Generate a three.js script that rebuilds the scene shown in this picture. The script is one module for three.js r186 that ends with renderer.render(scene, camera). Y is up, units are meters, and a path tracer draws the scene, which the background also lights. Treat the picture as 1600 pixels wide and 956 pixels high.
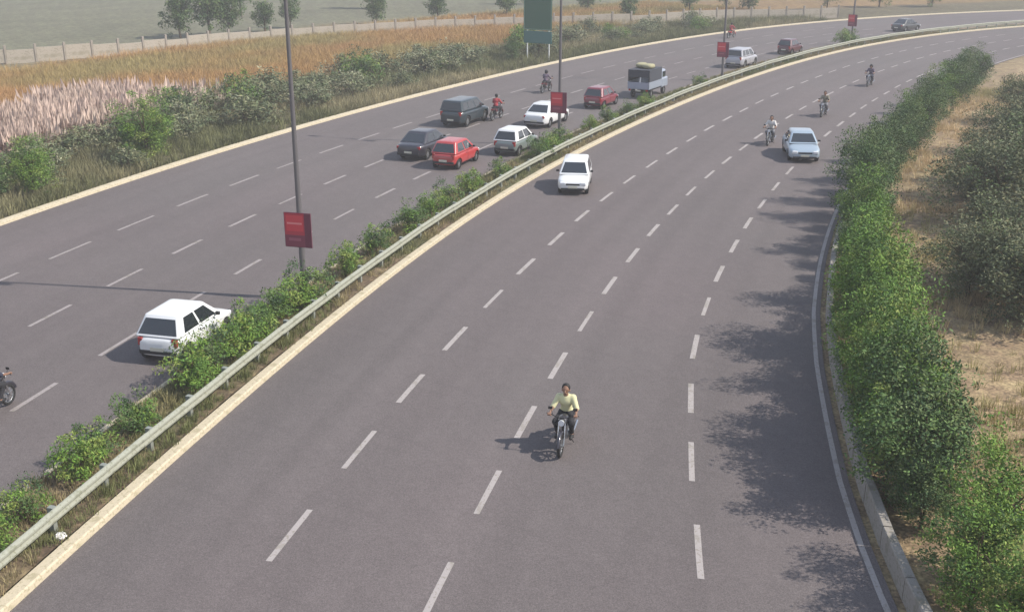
import * as THREE from 'three';
import { mergeGeometries, mergeVertices, toCreasedNormals } from 'three/addons/utils/BufferGeometryUtils.js';
import { RoundedBoxGeometry } from 'three/addons/geometries/RoundedBoxGeometry.js';
import { MarchingCubes } from 'three/addons/objects/MarchingCubes.js';
import { Brush, Evaluator, SUBTRACTION } from 'three-bvh-csg';

// ------------------------------------------------------------------ camera, sky, sun, exposure
const scene = new THREE.Scene();
const camera = new THREE.PerspectiveCamera(30.76, 1600 / 956, 0.1, 4000);
camera.position.set(0, 12.5, 0);
camera.rotation.set(-19.066 * Math.PI / 180, 0, 0);
const renderer = new THREE.WebGLRenderer();
renderer.toneMapping = THREE.LinearToneMapping;
renderer.toneMappingExposure = 1.27;
renderer.shadowMap.enabled = true;

const SUN = new THREE.Vector3(0.72, 0.70, 0.12).normalize();
{ // hazy daylight sky: pale at the horizon, soft blue overhead, bright aureole round the sun
  const W = 256, H = 128, d = new Float32Array(W * H * 4), v = new THREE.Vector3();
  for (let j = 0; j < H; j++) for (let i = 0; i < W; i++) {
    const phi = ((i + .5) / W - .5) * 2 * Math.PI, th = ((j + .5) / H - .5) * Math.PI;
    v.set(Math.cos(th) * Math.cos(phi), Math.sin(th), Math.cos(th) * Math.sin(phi));
    const up = Math.max(0, v.y), k = Math.pow(1 - up, 2.2), c = Math.max(0, v.dot(SUN)), g = 0.45 * Math.pow(c, 10);
    const o = (j * W + i) * 4, dn = v.y < 0 ? 0.6 : 1;
    d[o] = (0.30 + 0.42 * k + g) * dn; d[o + 1] = (0.39 + 0.35 * k + g * .95) * dn; d[o + 2] = (0.56 + 0.22 * k + g * .85) * dn; d[o + 3] = 1;
  }
  const t = new THREE.DataTexture(d, W, H, THREE.RGBAFormat, THREE.FloatType);
  t.mapping = THREE.EquirectangularReflectionMapping; t.magFilter = t.minFilter = THREE.LinearFilter; t.needsUpdate = true;
  scene.background = t; scene.environment = t;
}
const sun = new THREE.DirectionalLight(new THREE.Color(1, 0.93, 0.83), 4.5);
sun.position.copy(SUN).multiplyScalar(200).add(new THREE.Vector3(0, 0, -60)); sun.target.position.set(0, 0, -60);
sun.castShadow = true; sun.shadow.radius = 1.3; sun.shadow.mapSize.set(4096, 4096);
Object.assign(sun.shadow.camera, { left: -120, right: 120, top: 140, bottom: -140, near: 1, far: 500 });
scene.add(sun, sun.target);
scene.fog = new THREE.FogExp2(new THREE.Color(0.86, 0.85, 0.87), 0.0012);

// ------------------------------------------------------------------ helpers
function rng(seed) { let a = seed >>> 0; return () => { a = (a + 0x6D2B79F5) | 0; let t = Math.imul(a ^ (a >>> 15), 1 | a); t = (t + Math.imul(t ^ (t >>> 7), 61 | t)) ^ t; return ((t ^ (t >>> 14)) >>> 0) / 4294967296; }; }
const lerp = (a, b, t) => a + (b - a) * t, clamp = (x, a = 0, b = 1) => Math.min(b, Math.max(a, x)), smooth = (a, b, x) => { const t = clamp((x - a) / (b - a)); return t * t * (3 - 2 * t); };
function table(T) { return (x) => { if (x <= T[0][0]) return T[0][1]; for (let i = 1; i < T.length; i++) if (x <= T[i][0]) return lerp(T[i - 1][1], T[i][1], (x - T[i - 1][0]) / (T[i][0] - T[i - 1][0])); return T[T.length - 1][1]; }; }
function hash(i, j, s) { let h = Math.imul(i, 374761393) + Math.imul(j, 668265263) + Math.imul(s, 2147483647 ^ 0x5bd1e995); h = Math.imul(h ^ (h >>> 13), 1274126177); return ((h ^ (h >>> 16)) >>> 0) / 4294967296; }
function vnoise(x, y, s = 1, per = 0) {
  let i = Math.floor(x), j = Math.floor(y); const fx = x - i, fy = y - j, u = fx * fx * (3 - 2 * fx), w = fy * fy * (3 - 2 * fy);
  const m = per ? (a) => ((a % per) + per) % per : (a) => a;
  return lerp(lerp(hash(m(i), m(j), s), hash(m(i + 1), m(j), s), u), lerp(hash(m(i), m(j + 1), s), hash(m(i + 1), m(j + 1), s), u), w);
}
function fbm(x, y, s = 1, oct = 4, per = 0) { let a = .5, r = 0, n = 0; for (let k = 0; k < oct; k++) { r += a * vnoise(x, y, s + k, per); n += a; x *= 2; y *= 2; per *= 2; a *= .5; } return r / n; }
function dataTex(N, fn, srgb = true) {
  const d = new Uint8Array(N * N * 4);
  for (let j = 0; j < N; j++) for (let i = 0; i < N; i++) { const c = fn(i / N, j / N), o = (j * N + i) * 4; for (let k = 0; k < 3; k++) d[o + k] = clamp(c[k]) * 255; d[o + 3] = 255; }
  const t = new THREE.DataTexture(d, N, N); t.wrapS = t.wrapT = THREE.RepeatWrapping; t.magFilter = THREE.LinearFilter; t.minFilter = THREE.LinearMipmapLinearFilter; t.generateMipmaps = true;
  if (srgb) t.colorSpace = THREE.SRGBColorSpace; t.needsUpdate = true; return t;
}
const lin = (r, g, b) => new THREE.Color().setRGB(r, g, b);
const mat = (r, g, b, rough = .8, metal = 0, x = {}) => new THREE.MeshStandardMaterial({ color: lin(r, g, b), roughness: rough, metalness: metal, ...x });
const phys = (r, g, b, rough, metal, x) => new THREE.MeshPhysicalMaterial({ color: lin(r, g, b), roughness: rough, metalness: metal, ...x });
const taken = {};
function numbered(n) { const k = (taken[n] = (taken[n] ?? -1) + 1); return k ? n + '_' + String(k).padStart(3, '0') : n; }
function mesh(name, geo, m, parent) { const o = new THREE.Mesh(geo, m); o.name = name; o.castShadow = o.receiveShadow = true; (parent ?? scene).add(o); return o; }
function tag(o, label, category, group, kind) { o.userData = {}; if (label) o.userData.label = label; if (category) o.userData.category = category; if (group) o.userData.group = group; if (kind) o.userData.kind = kind; return o; }
function thing(name, label, category, group) { const o = new THREE.Group(); o.name = numbered(name); scene.add(o); return tag(o, label, category, group); }
function structure(name, geo, m) { const o = mesh(numbered(name), geo, m); o.userData.kind = 'structure'; return o; }
const ORD = ['first', 'second', 'third', 'fourth', 'fifth', 'sixth', 'seventh', 'eighth', 'ninth', 'tenth', 'eleventh', 'twelfth', 'thirteenth', 'fourteenth', 'fifteenth', 'sixteenth', 'seventeenth', 'eighteenth', 'nineteenth', 'twentieth'];
const TEN = ['', '', 'twenty', 'thirty', 'forty', 'fifty', 'sixty', 'seventy', 'eighty', 'ninety'];
const ordinal = (i) => i < 20 ? ORD[i] : (i + 1) % 10 === 0 ? TEN[(i + 1) / 10].replace('y', 'ieth') : TEN[Math.floor((i + 1) / 10)] + '-' + ORD[(i + 1) % 10 - 1];
function tube(pts, r0, r1 = r0, seg = 6, n = 0) { // tapered tube along points
  const c = new THREE.CatmullRomCurve3(pts.map((p) => new THREE.Vector3(...p)));
  const N = n || Math.max(2, (pts.length - 1) * 4), g = new THREE.TubeGeometry(c, N, 1, seg, false), P = g.attributes.position, q = new THREE.Vector3();
  for (let i = 0; i <= N; i++) { c.getPointAt(i / N, q); const r = lerp(r0, r1, i / N); for (let j = 0; j <= seg; j++) { const k = i * (seg + 1) + j; P.setXYZ(k, q.x + (P.getX(k) - q.x) * r, q.y + (P.getY(k) - q.y) * r, q.z + (P.getZ(k) - q.z) * r); } }
  return g;
}
function rod(a, b, r0, r1 = r0, seg = 8) { const A = new THREE.Vector3(...a), B = new THREE.Vector3(...b), d = B.clone().sub(A), g = new THREE.CylinderGeometry(r1, r0, d.length(), seg); g.applyQuaternion(new THREE.Quaternion().setFromUnitVectors(new THREE.Vector3(0, 1, 0), d.clone().normalize())); g.translate((A.x + B.x) / 2, (A.y + B.y) / 2, (A.z + B.z) / 2); return g; }
function box(w, h, d, x, y, z, r = 0.01) { const g = r ? new RoundedBoxGeometry(w, h, d, 2, r) : new THREE.BoxGeometry(w, h, d); g.translate(x, y, z); return g; }
const merge = (a) => mergeGeometries(a.map((g) => g.index ? g.toNonIndexed() : g).map((g) => { for (const k of Object.keys(g.attributes)) if (!['position', 'normal', 'uv'].includes(k)) g.deleteAttribute(k); return g; }));

// ------------------------------------------------------------------ the road's line in plan: distance along s, offset to the right a
const ROAD = (() => {
  const th0 = 0.191059, ds = 0.5, KAP = table([[-20, .00129], [20, .005635], [50, .002928], [80, .004314], [120, .0103]]);
  const X = [], Z = [], T = []; let th = th0, x = -11.31896, z = 10;
  for (let i = 0; i < 560; i++) { const s = -20 + i * ds; th += (s > 190 ? 0 : KAP(Math.min(s, 115))) * ds; x += Math.sin(th) * ds; z += Math.cos(th) * ds; X.push(x); Z.push(z); T.push(th); }
  return (s) => {
    if (s < -20) { const d = s + 20; return [X[0] + Math.sin(T[0]) * d, Z[0] + Math.cos(T[0]) * d, T[0]]; }
    const f = Math.min((s + 20) / ds, 558.99), i = Math.floor(f), t = f - i; return [lerp(X[i], X[i + 1], t), lerp(Z[i], Z[i + 1], t), lerp(T[i], T[i + 1], t)];
  };
})();
function at(s, a, y = 0) { const [x, z, t] = ROAD(s); return [x + a * Math.cos(t), y, -(z - a * Math.sin(t))]; }
const heading = (s) => { const t = ROAD(s)[2]; return Math.atan2(Math.sin(t), -Math.cos(t)); };  // rotation.y that turns +z down the road
const EDGE = table([[-30, 19.6], [-14, 17.35], [-8.2, 16.45], [-6, 16.17], [-3.1, 15.88], [.5, 15.66], [4.9, 15.41], [9.9, 15.24], [16.6, 15.2]]);
// a sheet between two offsets, uv in metres, optional height and colour functions
function sheet(a0, a1, s0, s1, da, ds, y, color) {
  const f0 = typeof a0 === 'function' ? a0 : () => a0, f1 = typeof a1 === 'function' ? a1 : () => a1;
  const nS = Math.max(1, Math.ceil((s1 - s0) / ds)), nA = Math.max(1, Math.ceil(Math.abs(f1(s0) - f0(s0)) / da)), P = [], U = [], C = [], I = [];
  for (let i = 0; i <= nS; i++) { const s = lerp(s0, s1, i / nS); for (let j = 0; j <= nA; j++) { const a = lerp(f0(s), f1(s), j / nA), p = at(s, a, typeof y === 'function' ? y(s, a) : y); P.push(...p); U.push(a, s); if (color) C.push(...color(s, a)); } }
  for (let i = 0; i < nS; i++) for (let j = 0; j < nA; j++) { const k = i * (nA + 1) + j, m = k + nA + 1; I.push(k, k + 1, m, k + 1, m + 1, m); }
  const g = new THREE.BufferGeometry(); g.setAttribute('position', new THREE.Float32BufferAttribute(P, 3)); g.setAttribute('uv', new THREE.Float32BufferAttribute(U, 2));
  if (color) g.setAttribute('color', new THREE.Float32BufferAttribute(C, 3)); g.setIndex(I); g.computeVertexNormals(); return g;
}
// a profile (list of [a, y]) drawn along the road
function sweep(prof, s0, s1, ds, off = 0, closed = false, wob = 0) {
  const fo = typeof off === 'function' ? off : () => off, n = Math.max(1, Math.ceil((s1 - s0) / ds)), m = prof.length, pos = [], uv = [];
  const ring = (i) => { const s = lerp(s0, s1, i / n), w = wob ? (vnoise(s * .35, 3.3, 5) - .5) * wob : 0; return prof.map(([a, y]) => at(s, a + fo(s), y + w)); };
  let A = ring(0);
  const quad = (a, b, c, d, u0, u1, v0, v1) => { pos.push(...a, ...b, ...c, ...b, ...d, ...c); uv.push(u0, v0, u1, v0, u0, v1, u1, v0, u1, v1, u0, v1); };
  for (let i = 0; i < n; i++) { const B = ring(i + 1), v0 = lerp(s0, s1, i / n), v1 = lerp(s0, s1, (i + 1) / n); let u = 0; for (let j = 0; j < m - (closed ? 0 : 1); j++) { const k = (j + 1) % m, du = Math.hypot(prof[k][0] - prof[j][0], prof[k][1] - prof[j][1]); quad(A[j], A[k], B[j], B[k], u, u + du, v0, v1); u += du; } A = B; }
  const g = new THREE.BufferGeometry(); g.setAttribute('position', new THREE.Float32BufferAttribute(pos, 3)); g.setAttribute('uv', new THREE.Float32BufferAttribute(uv, 2)); g.computeVertexNormals(); return toCreasedNormals(g, .5);
}
function place(o, s, a, y = 0, back = false, turn = 0) { const p = at(s, a, y); o.position.set(...p); o.rotation.y = heading(s) + (back ? Math.PI : 0) + turn; return o; }

// ------------------------------------------------------------------ surface materials
const asphaltMap = dataTex(1024, (u, v) => { const a = fbm(u * 220, v * 220, 3, 2, 220), b = fbm(u * 14, v * 10, 9, 4, 14), st = hash(Math.floor(u * 900), Math.floor(v * 900), 7); const c = .74 + (a - .5) * .30 + (b - .5) * .05 + (st > .975 ? .10 : 0) - (st < .02 ? .10 : 0); return [c, c * .985, c * .98]; });
asphaltMap.repeat.set(1 / 3.7, 1 / 3.7);
const asphaltBump = dataTex(512, (u, v) => { const a = fbm(u * 120, v * 120, 31, 2, 120); return [a, a, a]; }, false); asphaltBump.repeat.set(1 / 1.9, 1 / 1.9);
const M = {};
M.asphalt = new THREE.MeshStandardMaterial({ color: 0xffffff, map: asphaltMap, bumpMap: asphaltBump, bumpScale: .003, roughness: .9, vertexColors: true });
const soilMap = dataTex(1024, (u, v) => { const a = fbm(u * 90, v * 90, 13, 3, 90), b = fbm(u * 12, v * 12, 17, 4, 12); const c = .74 + (a - .5) * .5 + (b - .5) * .3; return [c, c * (.97 + (b - .5) * .08), c * .93]; }); soilMap.repeat.set(1 / 5.3, 1 / 5.3);
M.soil = new THREE.MeshStandardMaterial({ color: 0xffffff, map: soilMap, roughness: 1, vertexColors: true });
const wornMap = dataTex(512, (u, v) => { const n = fbm(u * 40, v * 40, 21, 4, 40), b = fbm(u * 6, v * 6, 23, 3, 6); const w = smooth(.26, .42, n) * smooth(.14, .40, b); const c = lerp(.85, .97, w) + (fbm(u * 120, v * 120, 4, 2, 120) - .5) * .1; return [c, c * .985, c * lerp(.93, .97, w)]; });
wornMap.repeat.set(1 / 1.7, 1 / 2.3);
M.paint = new THREE.MeshStandardMaterial({ color: lin(.375, .35, .35), map: wornMap, roughness: .75 });
M.paintOld = new THREE.MeshStandardMaterial({ color: lin(.315, .29, .295), map: wornMap, roughness: .85 });
M.kerb = new THREE.MeshStandardMaterial({ color: lin(.55, .495, .375), map: wornMap, roughness: .85 });
M.galv = new THREE.MeshStandardMaterial({ color: lin(.345, .365, .31), map: wornMap, roughness: .6, metalness: .2 });
M.post = mat(.30, .32, .29, .6, .4);

// ------------------------------------------------------------------ ground, fields, carriageways
const S0 = -45, S1 = 225;
{
  const g = new THREE.PlaneGeometry(3600, 3600, 90, 90); g.rotateX(-Math.PI / 2); g.translate(0, -.35, -600);
  const C = []; for (let i = 0; i < g.attributes.position.count; i++) { const n = fbm(g.attributes.position.getX(i) * .01, g.attributes.position.getZ(i) * .01, 5); C.push(.20 + n * .06, .21 + n * .06, .13 + n * .04); const u = g.attributes.uv; u.setXY(i, g.attributes.position.getX(i), g.attributes.position.getZ(i)); }
  g.setAttribute('color', new THREE.Float32BufferAttribute(C, 3)); structure('ground', g, M.soil);
}
const laneTone = (s, a) => { // worn lanes: long streaks and faint patches in the surface
  const st = fbm(a * 1.5, s * .035, 41, 3), pt = fbm(a * .25, s * .12, 43, 3), k = 1 + (st - .5) * .20 + (pt - .5) * .16; const pk = (fbm(a * .2 + 9, s * .1, 47, 2) - .5) * .05;
  const lw = ((a % 3.9) + 3.9) % 3.9, tr = 1 - .045 * (Math.exp(-(((lw - 1.15) / .32) ** 2)) + Math.exp(-(((lw - 2.75) / .32) ** 2))) * (.4 + fbm(a, s * .05, 49, 2)) - .05 * Math.exp(-(((lw - 1.95) / .4) ** 2)) * smooth(.45, .7, fbm(a * .3, s * .09, 53, 3));   // tyre-polished tracks, oil drip between
  return [(.236 + pk * .3) * k * tr, .208 * k * tr, (.208 + pk * .1) * k * tr];
};
const nearRoad = structure('carriageway', sheet(-.05, (s) => EDGE(s) + .22, S0, S1, .3, 1, 0, laneTone), M.asphalt);
const farRoad = structure('carriageway', sheet(-19.15, -2.62, S0, S1, .3, 1, 0, laneTone), M.asphalt);
function dashes(parent, aFn, s0, per, len, k0, k1, m, w = .15) {
  for (let k = k0; k <= k1; k++) { const s = s0 + k * per + (hash(k, 7, parent.id) - .5) * .16, e = (hash(k, 8, parent.id) - .5) * .05, v = w * (.44 + hash(k, 9, 3) * .12); mesh('lane_dash', sheet((t) => aFn(t) - v + e, (t) => aFn(t) + v + e, s, s + len * (.96 + hash(k, 5, 2) * .08), 1, .8, .005), m, parent); }
}
dashes(nearRoad, table([[-10, 4.15], [0, 4.25], [14, 4.5], [30, 4.62]]), -9.32, 4.156, 2.14, -4, 32, M.paint);
dashes(nearRoad, table([[-10, 7.85], [10, 8.03], [25, 8.15]]), -10.76, 4.156, 2.14, -4, 32, M.paint);
dashes(nearRoad, table([[-14, 13.6], [-7.8, 12.9], [-5.6, 12.69], [-4.2, 12.5], [-1.9, 12.3], [0, 12.14], [2.3, 11.94], [4.1, 11.8], [8, 11.68], [12, 11.67], [20, 11.75], [30, 11.85]]), -8.06, 4.156, 2.14, -4, 32, M.paint);
dashes(farRoad, () => -9.5, 1.8, 4.156, 2.1, -6, 28, M.paintOld);
dashes(farRoad, () => -5.75, .1, 4.156, 2.0, -5, 28, M.paintOld);
dashes(farRoad, () => -13.75, 8.3, 4.156, 2.4, -7, 27, M.paintOld);
mesh('edge_line', sheet((s) => EDGE(s) - .06, (s) => EDGE(s) + .07, S0, S1, 1, 1, .005), M.paint, nearRoad);
// the median between the carriageways: painted kerbs and a raised bed of soil
structure('median_kerb', sweep([[.03, -.05], [.01, .12], [-.03, .145], [-.27, .145], [-.31, .10]], S0, S1, 1, 0), M.kerb);
structure('median_kerb', sweep([[-2.40, .10], [-2.43, .135], [-2.58, .135], [-2.62, .12], [-2.64, -.05]], S0, S1, 1, 0), M.kerb);
structure('roadside_kerb', sweep([[-19.10, -.05], [-19.13, .11], [-19.17, .13], [-19.54, .13], [-19.60, -.02]], S0, S1, 1, 0), M.kerb);
const bedTone = (s, a) => { const n = fbm(s * .5, a * .9, 61, 4), g = smooth(.42, .62, fbm(s * .22, a * .5, 67, 3)); const k = .8 + n * .5; return [lerp(.26, .17, g) * k, lerp(.20, .18, g) * k, lerp(.13, .085, g) * k]; };
structure('median_bed', sheet(-2.41, -.30, S0, S1, .3, .5, (s, a) => .11 + fbm(s * .9, a * 1.3, 71, 3) * .07, bedTone), M.soil);
// verges and fields
const leftTone = (s, a) => {
  const w = (fbm(s * .06, a * .06, 81, 3) - .5) * 12, n = .75 + fbm(s * .3, a * .3, 83, 4) * .5, b = a + w;
  let c = [.20, .18, .105];                                                       // verge, olive dry grass
  const mix = (d, t) => { c = c.map((x, i) => lerp(x, d[i], t)); };
  mix([.48, .38, .31], smooth(-25, -30, b) * (1 - smooth(48, 60, s)));            // pale reeds
  mix([.38, .25, .105], smooth(-33, -38, b));                                      // ochre field
  mix([.24, .25, .17], smooth(-56, -64, b));                                      // grey-green land past the wall
  return c.map((x) => x * n);
};
const landY = (s, a) => -.06 - .25 * smooth(22, 40, Math.abs(a)) * 0 + (fbm(s * .18, a * .18, 85, 3) - .5) * .16 * smooth(20, 26, Math.abs(a));
structure('field', sheet(-150, -19.55, S0, S1, 1.2, 1.2, (s, a) => landY(s, a) + .03, leftTone), M.soil);
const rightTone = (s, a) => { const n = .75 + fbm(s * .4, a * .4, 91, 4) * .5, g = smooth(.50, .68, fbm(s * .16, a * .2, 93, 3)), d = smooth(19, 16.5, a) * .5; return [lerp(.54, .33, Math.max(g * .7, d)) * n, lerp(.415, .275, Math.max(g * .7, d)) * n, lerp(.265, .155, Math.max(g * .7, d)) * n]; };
structure('verge', sheet((s) => EDGE(s) + .2, 62, S0, 120, 1, 1, (s, a) => landY(s, a + 4) + .025, rightTone), M.soil);

// ------------------------------------------------------------------ guardrails: beams in 4 m lengths on posts
function guardrail(label, off, face, s0, s1, top) {
  const t = thing('guardrail', label, 'guardrail');
  const w = [[0, 0], [.03, .012], [.075, .055], [.08, .095], [.022, .135], [.022, .175], [.08, .215], [.075, .255], [.03, .298], [0, .31]];
  const prof = [...w.map(([a, y]) => [a * face, y + top - .31]), ...w.slice().reverse().map(([a, y]) => [a * face - .007 * face, y + top - .31])];
  const r = rng(5); const fo = typeof off === 'function' ? off : () => off;
  for (let s = s0, k = 0; s < s1; s += 4, k++) { const d = (r() - .5) * .02, lift = (k % 2) * .006; mesh('beam', sweep(prof.map(([a, y]) => [a + lift * face, y + d]), s - .12, s + 4.12, 1, off, true, .05), M.galv, t); }
  const pg = box(.11, top + .25, .13, 0, (top - .25) / 2 - .02, 0, 0), bg = box(.12, .26, .13, .0, top - .16, 0, 0);
  for (let s = s0 + .5; s < s1; s += 2) { const p = mesh('post', pg, M.post, t); place(p, s, fo(s) - .15 * face, .0); const b = mesh('spacer', bg, M.post, t); place(b, s, fo(s) - .055 * face, 0); b.scale.x = .7; }
  return t;
}
guardrail('pale green-grey steel guardrail along the planted median beside the cream kerb', -.55, 1, -34, 142, .78);
{ // low concrete barrier along the right road edge, cast in 2 m lengths
  const t = thing('concrete_barrier', 'low grey concrete barrier along the right road edge below the green shrubs', 'barrier'), cm = new THREE.MeshStandardMaterial({ color: lin(.30, .285, .265), map: wornMap, roughness: .95 }), r = rng(6);
  for (let q = -34; q < 76; q += 2) { const d = (r() - .5) * .015, e = (r() - .5) * .012; mesh('segment', sweep([[.05, -.06], [.055, .47], [.075, .50], [.25, .50], [.27, .46], [.28, -.1]].map(([a, y]) => [a + e, y + d]), q + .012, q + 1.988, .66, (z) => EDGE(z) + .34, true), cm, t); }
}

// ------------------------------------------------------------------ plants
const leafMat = new THREE.MeshStandardMaterial({ color: 0xffffff, vertexColors: true, roughness: .75, side: THREE.DoubleSide });
const barkMap = dataTex(256, (u, v) => { const n = fbm(u * 8, v * 40, 51, 3, 8); const c = .45 + n * .45; return [c, c * .93, c * .85]; });
M.bark = new THREE.MeshStandardMaterial({ color: lin(.26, .21, .16), map: barkMap, roughness: 1 });
// crown of leaf-sized faces spread in clumps through its volume
function crownGeo(seed, o) {
  const r = rng(seed), P = [], C = [], N = [], n3 = new THREE.Vector3(), u = new THREE.Vector3(), v = new THREE.Vector3(), c = new THREE.Vector3();
  const clumps = [];
  for (let i = 0; i < o.clumps; i++) {
    const th = r() * 6.283, z = r() * 2 - 1, rad = Math.pow(r(), .42), q = Math.sqrt(1 - z * z);
    const lob = .58 + .80 * vnoise(Math.cos(th) * 1.6 + 5 + seed, z * 1.7 + Math.sin(th) * 1.6 + 7, seed);
    clumps.push([q * Math.cos(th) * rad * o.rx * lob, o.cy + z * rad * o.ry * lob, q * Math.sin(th) * rad * o.rx * lob, o.cr * (.6 + r() * .8), r()]);
  }
  for (const [x, y, z, cr, tone] of clumps) {
    const base = o.colors[Math.floor(tone * o.colors.length)];
    for (let k = 0; k < o.leaves; k++) {
      const th = r() * 6.283, cz = r() * 2 - 1, rad = Math.cbrt(r()) * cr, q = Math.sqrt(1 - cz * cz);
      c.set(x + q * Math.cos(th) * rad, Math.max(.03, y + cz * rad * .8), z + q * Math.sin(th) * rad);
      n3.set(r() - .5, r() * .9 - .1, r() - .5).normalize(); u.set(r() - .5, (r() - .5) * .8 + (o.up || 0), r() - .5).normalize(); v.crossVectors(n3, u).normalize(); u.crossVectors(v, n3).normalize();
      const L = o.leaf * (.6 + r() * .8), Wd = L * (o.narrow || .45), k1 = .72 + r() * .55, yel = (r() - .5) * .25;
      const a = [c.x - u.x * L / 2, c.y - u.y * L / 2, c.z - u.z * L / 2], b = [c.x + v.x * Wd / 2, c.y + v.y * Wd / 2, c.z + v.z * Wd / 2], d = [c.x - v.x * Wd / 2, c.y - v.y * Wd / 2, c.z - v.z * Wd / 2], e = [c.x + u.x * L / 2 - n3.x * L * .12, c.y + u.y * L / 2 - n3.y * L * .12, c.z + u.z * L / 2 - n3.z * L * .12];
      P.push(...a, ...b, ...d, ...b, ...e, ...d);
      for (let i = 0; i < 6; i++) C.push(base[0] * k1 * (1 + yel), base[1] * k1, base[2] * k1 * (1 - yel * .5));
    }
  }
  const g = new THREE.BufferGeometry(); g.setAttribute('position', new THREE.Float32BufferAttribute(P, 3)); g.setAttribute('color', new THREE.Float32BufferAttribute(C, 3)); g.computeVertexNormals(); return g;
}
function trunkGeo(seed, h, r0, n, spread, cy) { // stem with limbs reaching into the crown
  const r = rng(seed + 99), G = [tube([[0, -.1, 0], [(r() - .5) * .2 * h * .2, h * .35, (r() - .5) * .1 * h], [(r() - .5) * .2, h * .75, (r() - .5) * .2]], r0, r0 * .35, 6)];
  for (let i = 0; i < n; i++) { const a = r() * 6.283, y0 = h * (.08 + r() * .4), d = spread * (.5 + r() * .45); G.push(tube([[0, y0, 0], [Math.cos(a) * d * .5, y0 + (cy - y0) * .55 + .1 * h, Math.sin(a) * d * .5], [Math.cos(a) * d, cy + (r() - .2) * h * .25, Math.sin(a) * d]], r0 * .55, r0 * .12, 5)); }
  return merge(G);
}
const GREEN = [[.100, .195, .022], [.135, .230, .028], [.072, .145, .022], [.18, .235, .045]];
const DEEP = [[.062, .120, .028], [.085, .145, .034], [.042, .086, .026], [.105, .150, .048]];
const DUSTY = [[.125, .142, .062], [.095, .115, .050], [.185, .185, .095], [.072, .092, .042]];
const SCRUB = [[.185, .205, .105], [.135, .160, .075], [.255, .255, .155], [.095, .125, .052]];
function plantKind(part, n, mk) { const v = []; for (let i = 0; i < n; i++) v.push(mk(i)); return v; }
const KIND = {
  tree: plantKind('tree', 4, (i) => { const h = 3.6; return { h, crown: crownGeo(100 + i, { clumps: 100, leaves: 120, rx: 1.2, ry: 1.75, cy: 1.9, cr: .40, leaf: .094, narrow: .42, colors: i % 2 ? GREEN : GREEN.concat(DEEP.slice(0, 1)) }), trunk: trunkGeo(100 + i, h, .07, 8, 1.0, 2.2) }; }),
  deep: plantKind('deep', 3, (i) => { const h = 3.2; return { h, crown: crownGeo(200 + i, { clumps: 95, leaves: 115, rx: 1.3, ry: 1.55, cy: 1.62, cr: .40, leaf: .092, colors: DEEP }), trunk: trunkGeo(200 + i, h, .06, 8, 1.0, 1.8) }; }),
  shrub: plantKind('shrub', 5, (i) => { const h = 1.2; return { h, crown: crownGeo(300 + i, { clumps: 46, leaves: 60, rx: .62, ry: .58, cy: .62, cr: .22, leaf: .095, narrow: .32, up: .5, colors: i % 2 ? GREEN : GREEN.concat(DEEP) }), trunk: trunkGeo(300 + i, h, .03, 7, .42, .6) }; }),
  dusty: plantKind('dusty', 4, (i) => { const h = 4; return { h, crown: crownGeo(400 + i, { clumps: 165, leaves: 90, rx: 2.0, ry: 1.75, cy: 1.95, cr: .5, leaf: .125, narrow: .35, colors: DUSTY.concat(DEEP.slice(3)) }), trunk: trunkGeo(400 + i, h, .1, 12, 1.5, 2.1) }; }),
  scrub: plantKind('scrub', 4, (i) => { const h = 1.5; return { h, crown: crownGeo(500 + i, { clumps: 48, leaves: 36, rx: .95, ry: .62, cy: .68, cr: .3, leaf: .14, narrow: .3, up: .3, colors: i % 2 ? SCRUB : SCRUB.concat(DUSTY) }), trunk: trunkGeo(500 + i, h, .03, 8, .7, .7) }; }),
  far: plantKind('far', 3, (i) => { const h = 7; return { h, crown: crownGeo(600 + i, { clumps: 110, leaves: 34, rx: 2.4, ry: 3.1, cy: 3.7, cr: .75, leaf: .34, narrow: .5, colors: DEEP }), trunk: trunkGeo(600 + i, h, .16, 8, 1.6, 4.2) }; }),
};
let plantCount = 0;
function plant(name, kind, s, a, h, label, category, group, wide = 1, y = 0) {
  const set = KIND[kind], v = set[plantCount % set.length], r = rng(7000 + plantCount); plantCount++;
  const t = thing(name, label, category, group);
  mesh('trunk', v.trunk, M.bark, t); mesh('crown', v.crown, leafMat, t);
  const k = h / v.h; t.scale.set(k * wide * (.92 + r() * .16), k, k * wide * (.92 + r() * .16)); t.position.set(...at(s, a, y)); t.rotation.y = r() * 6.283; return t;
}
// shrubs in the median, nearest first
{
  const L = [[-13.2, -1.5, 1.0], [-10.6, -1.55, 1.0], [-9.2, -1.6, .95], [-7.3, -1.45, 1.15], [-6.3, -1.7, 1.0], [-4.7, -1.5, 1.15], [-2.0, -1.45, 1.3], [-.9, -1.6, 1.45], [.5, -1.45, 1.35], [1.8, -1.55, 1.35], [3.1, -1.5, 1.3], [4.4, -1.45, 1.35], [5.6, -1.5, 1.45], [8.9, -1.45, 1.25], [11.6, -1.4, 1.3], 
    [15.2, -1.5, 1.35], [17.8, -1.55, 1.25], [19.4, -1.5, 1.3], [22.3, -1.5, 1.25], [26.4, -1.45, 1.0], [31.5, -1.2, 1.35], [33.2, -1.3, 1.3], [35.2, -1.4, 1.2], [40.2, -1.4, 1.05], [43.5, -1.5, 1.15], [47, -1.45, 1.1], [50.5, -1.4, 1.2], [62.8, -1.5, 1.0], [99, -1.6, 1.7], [101, -1.5, 1.5]];
  L.forEach(([s, a, h], i) => plant('median_shrub', i % 7 === 3 || (i > 13 && i < 16) ? 'shrub' : 'shrub', s, a, h, `leafy green median shrub, ${ordinal(i)} from the near end of the median row`, 'shrub', 'shrubs planted along the median', 1.05, .1));
}
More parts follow.
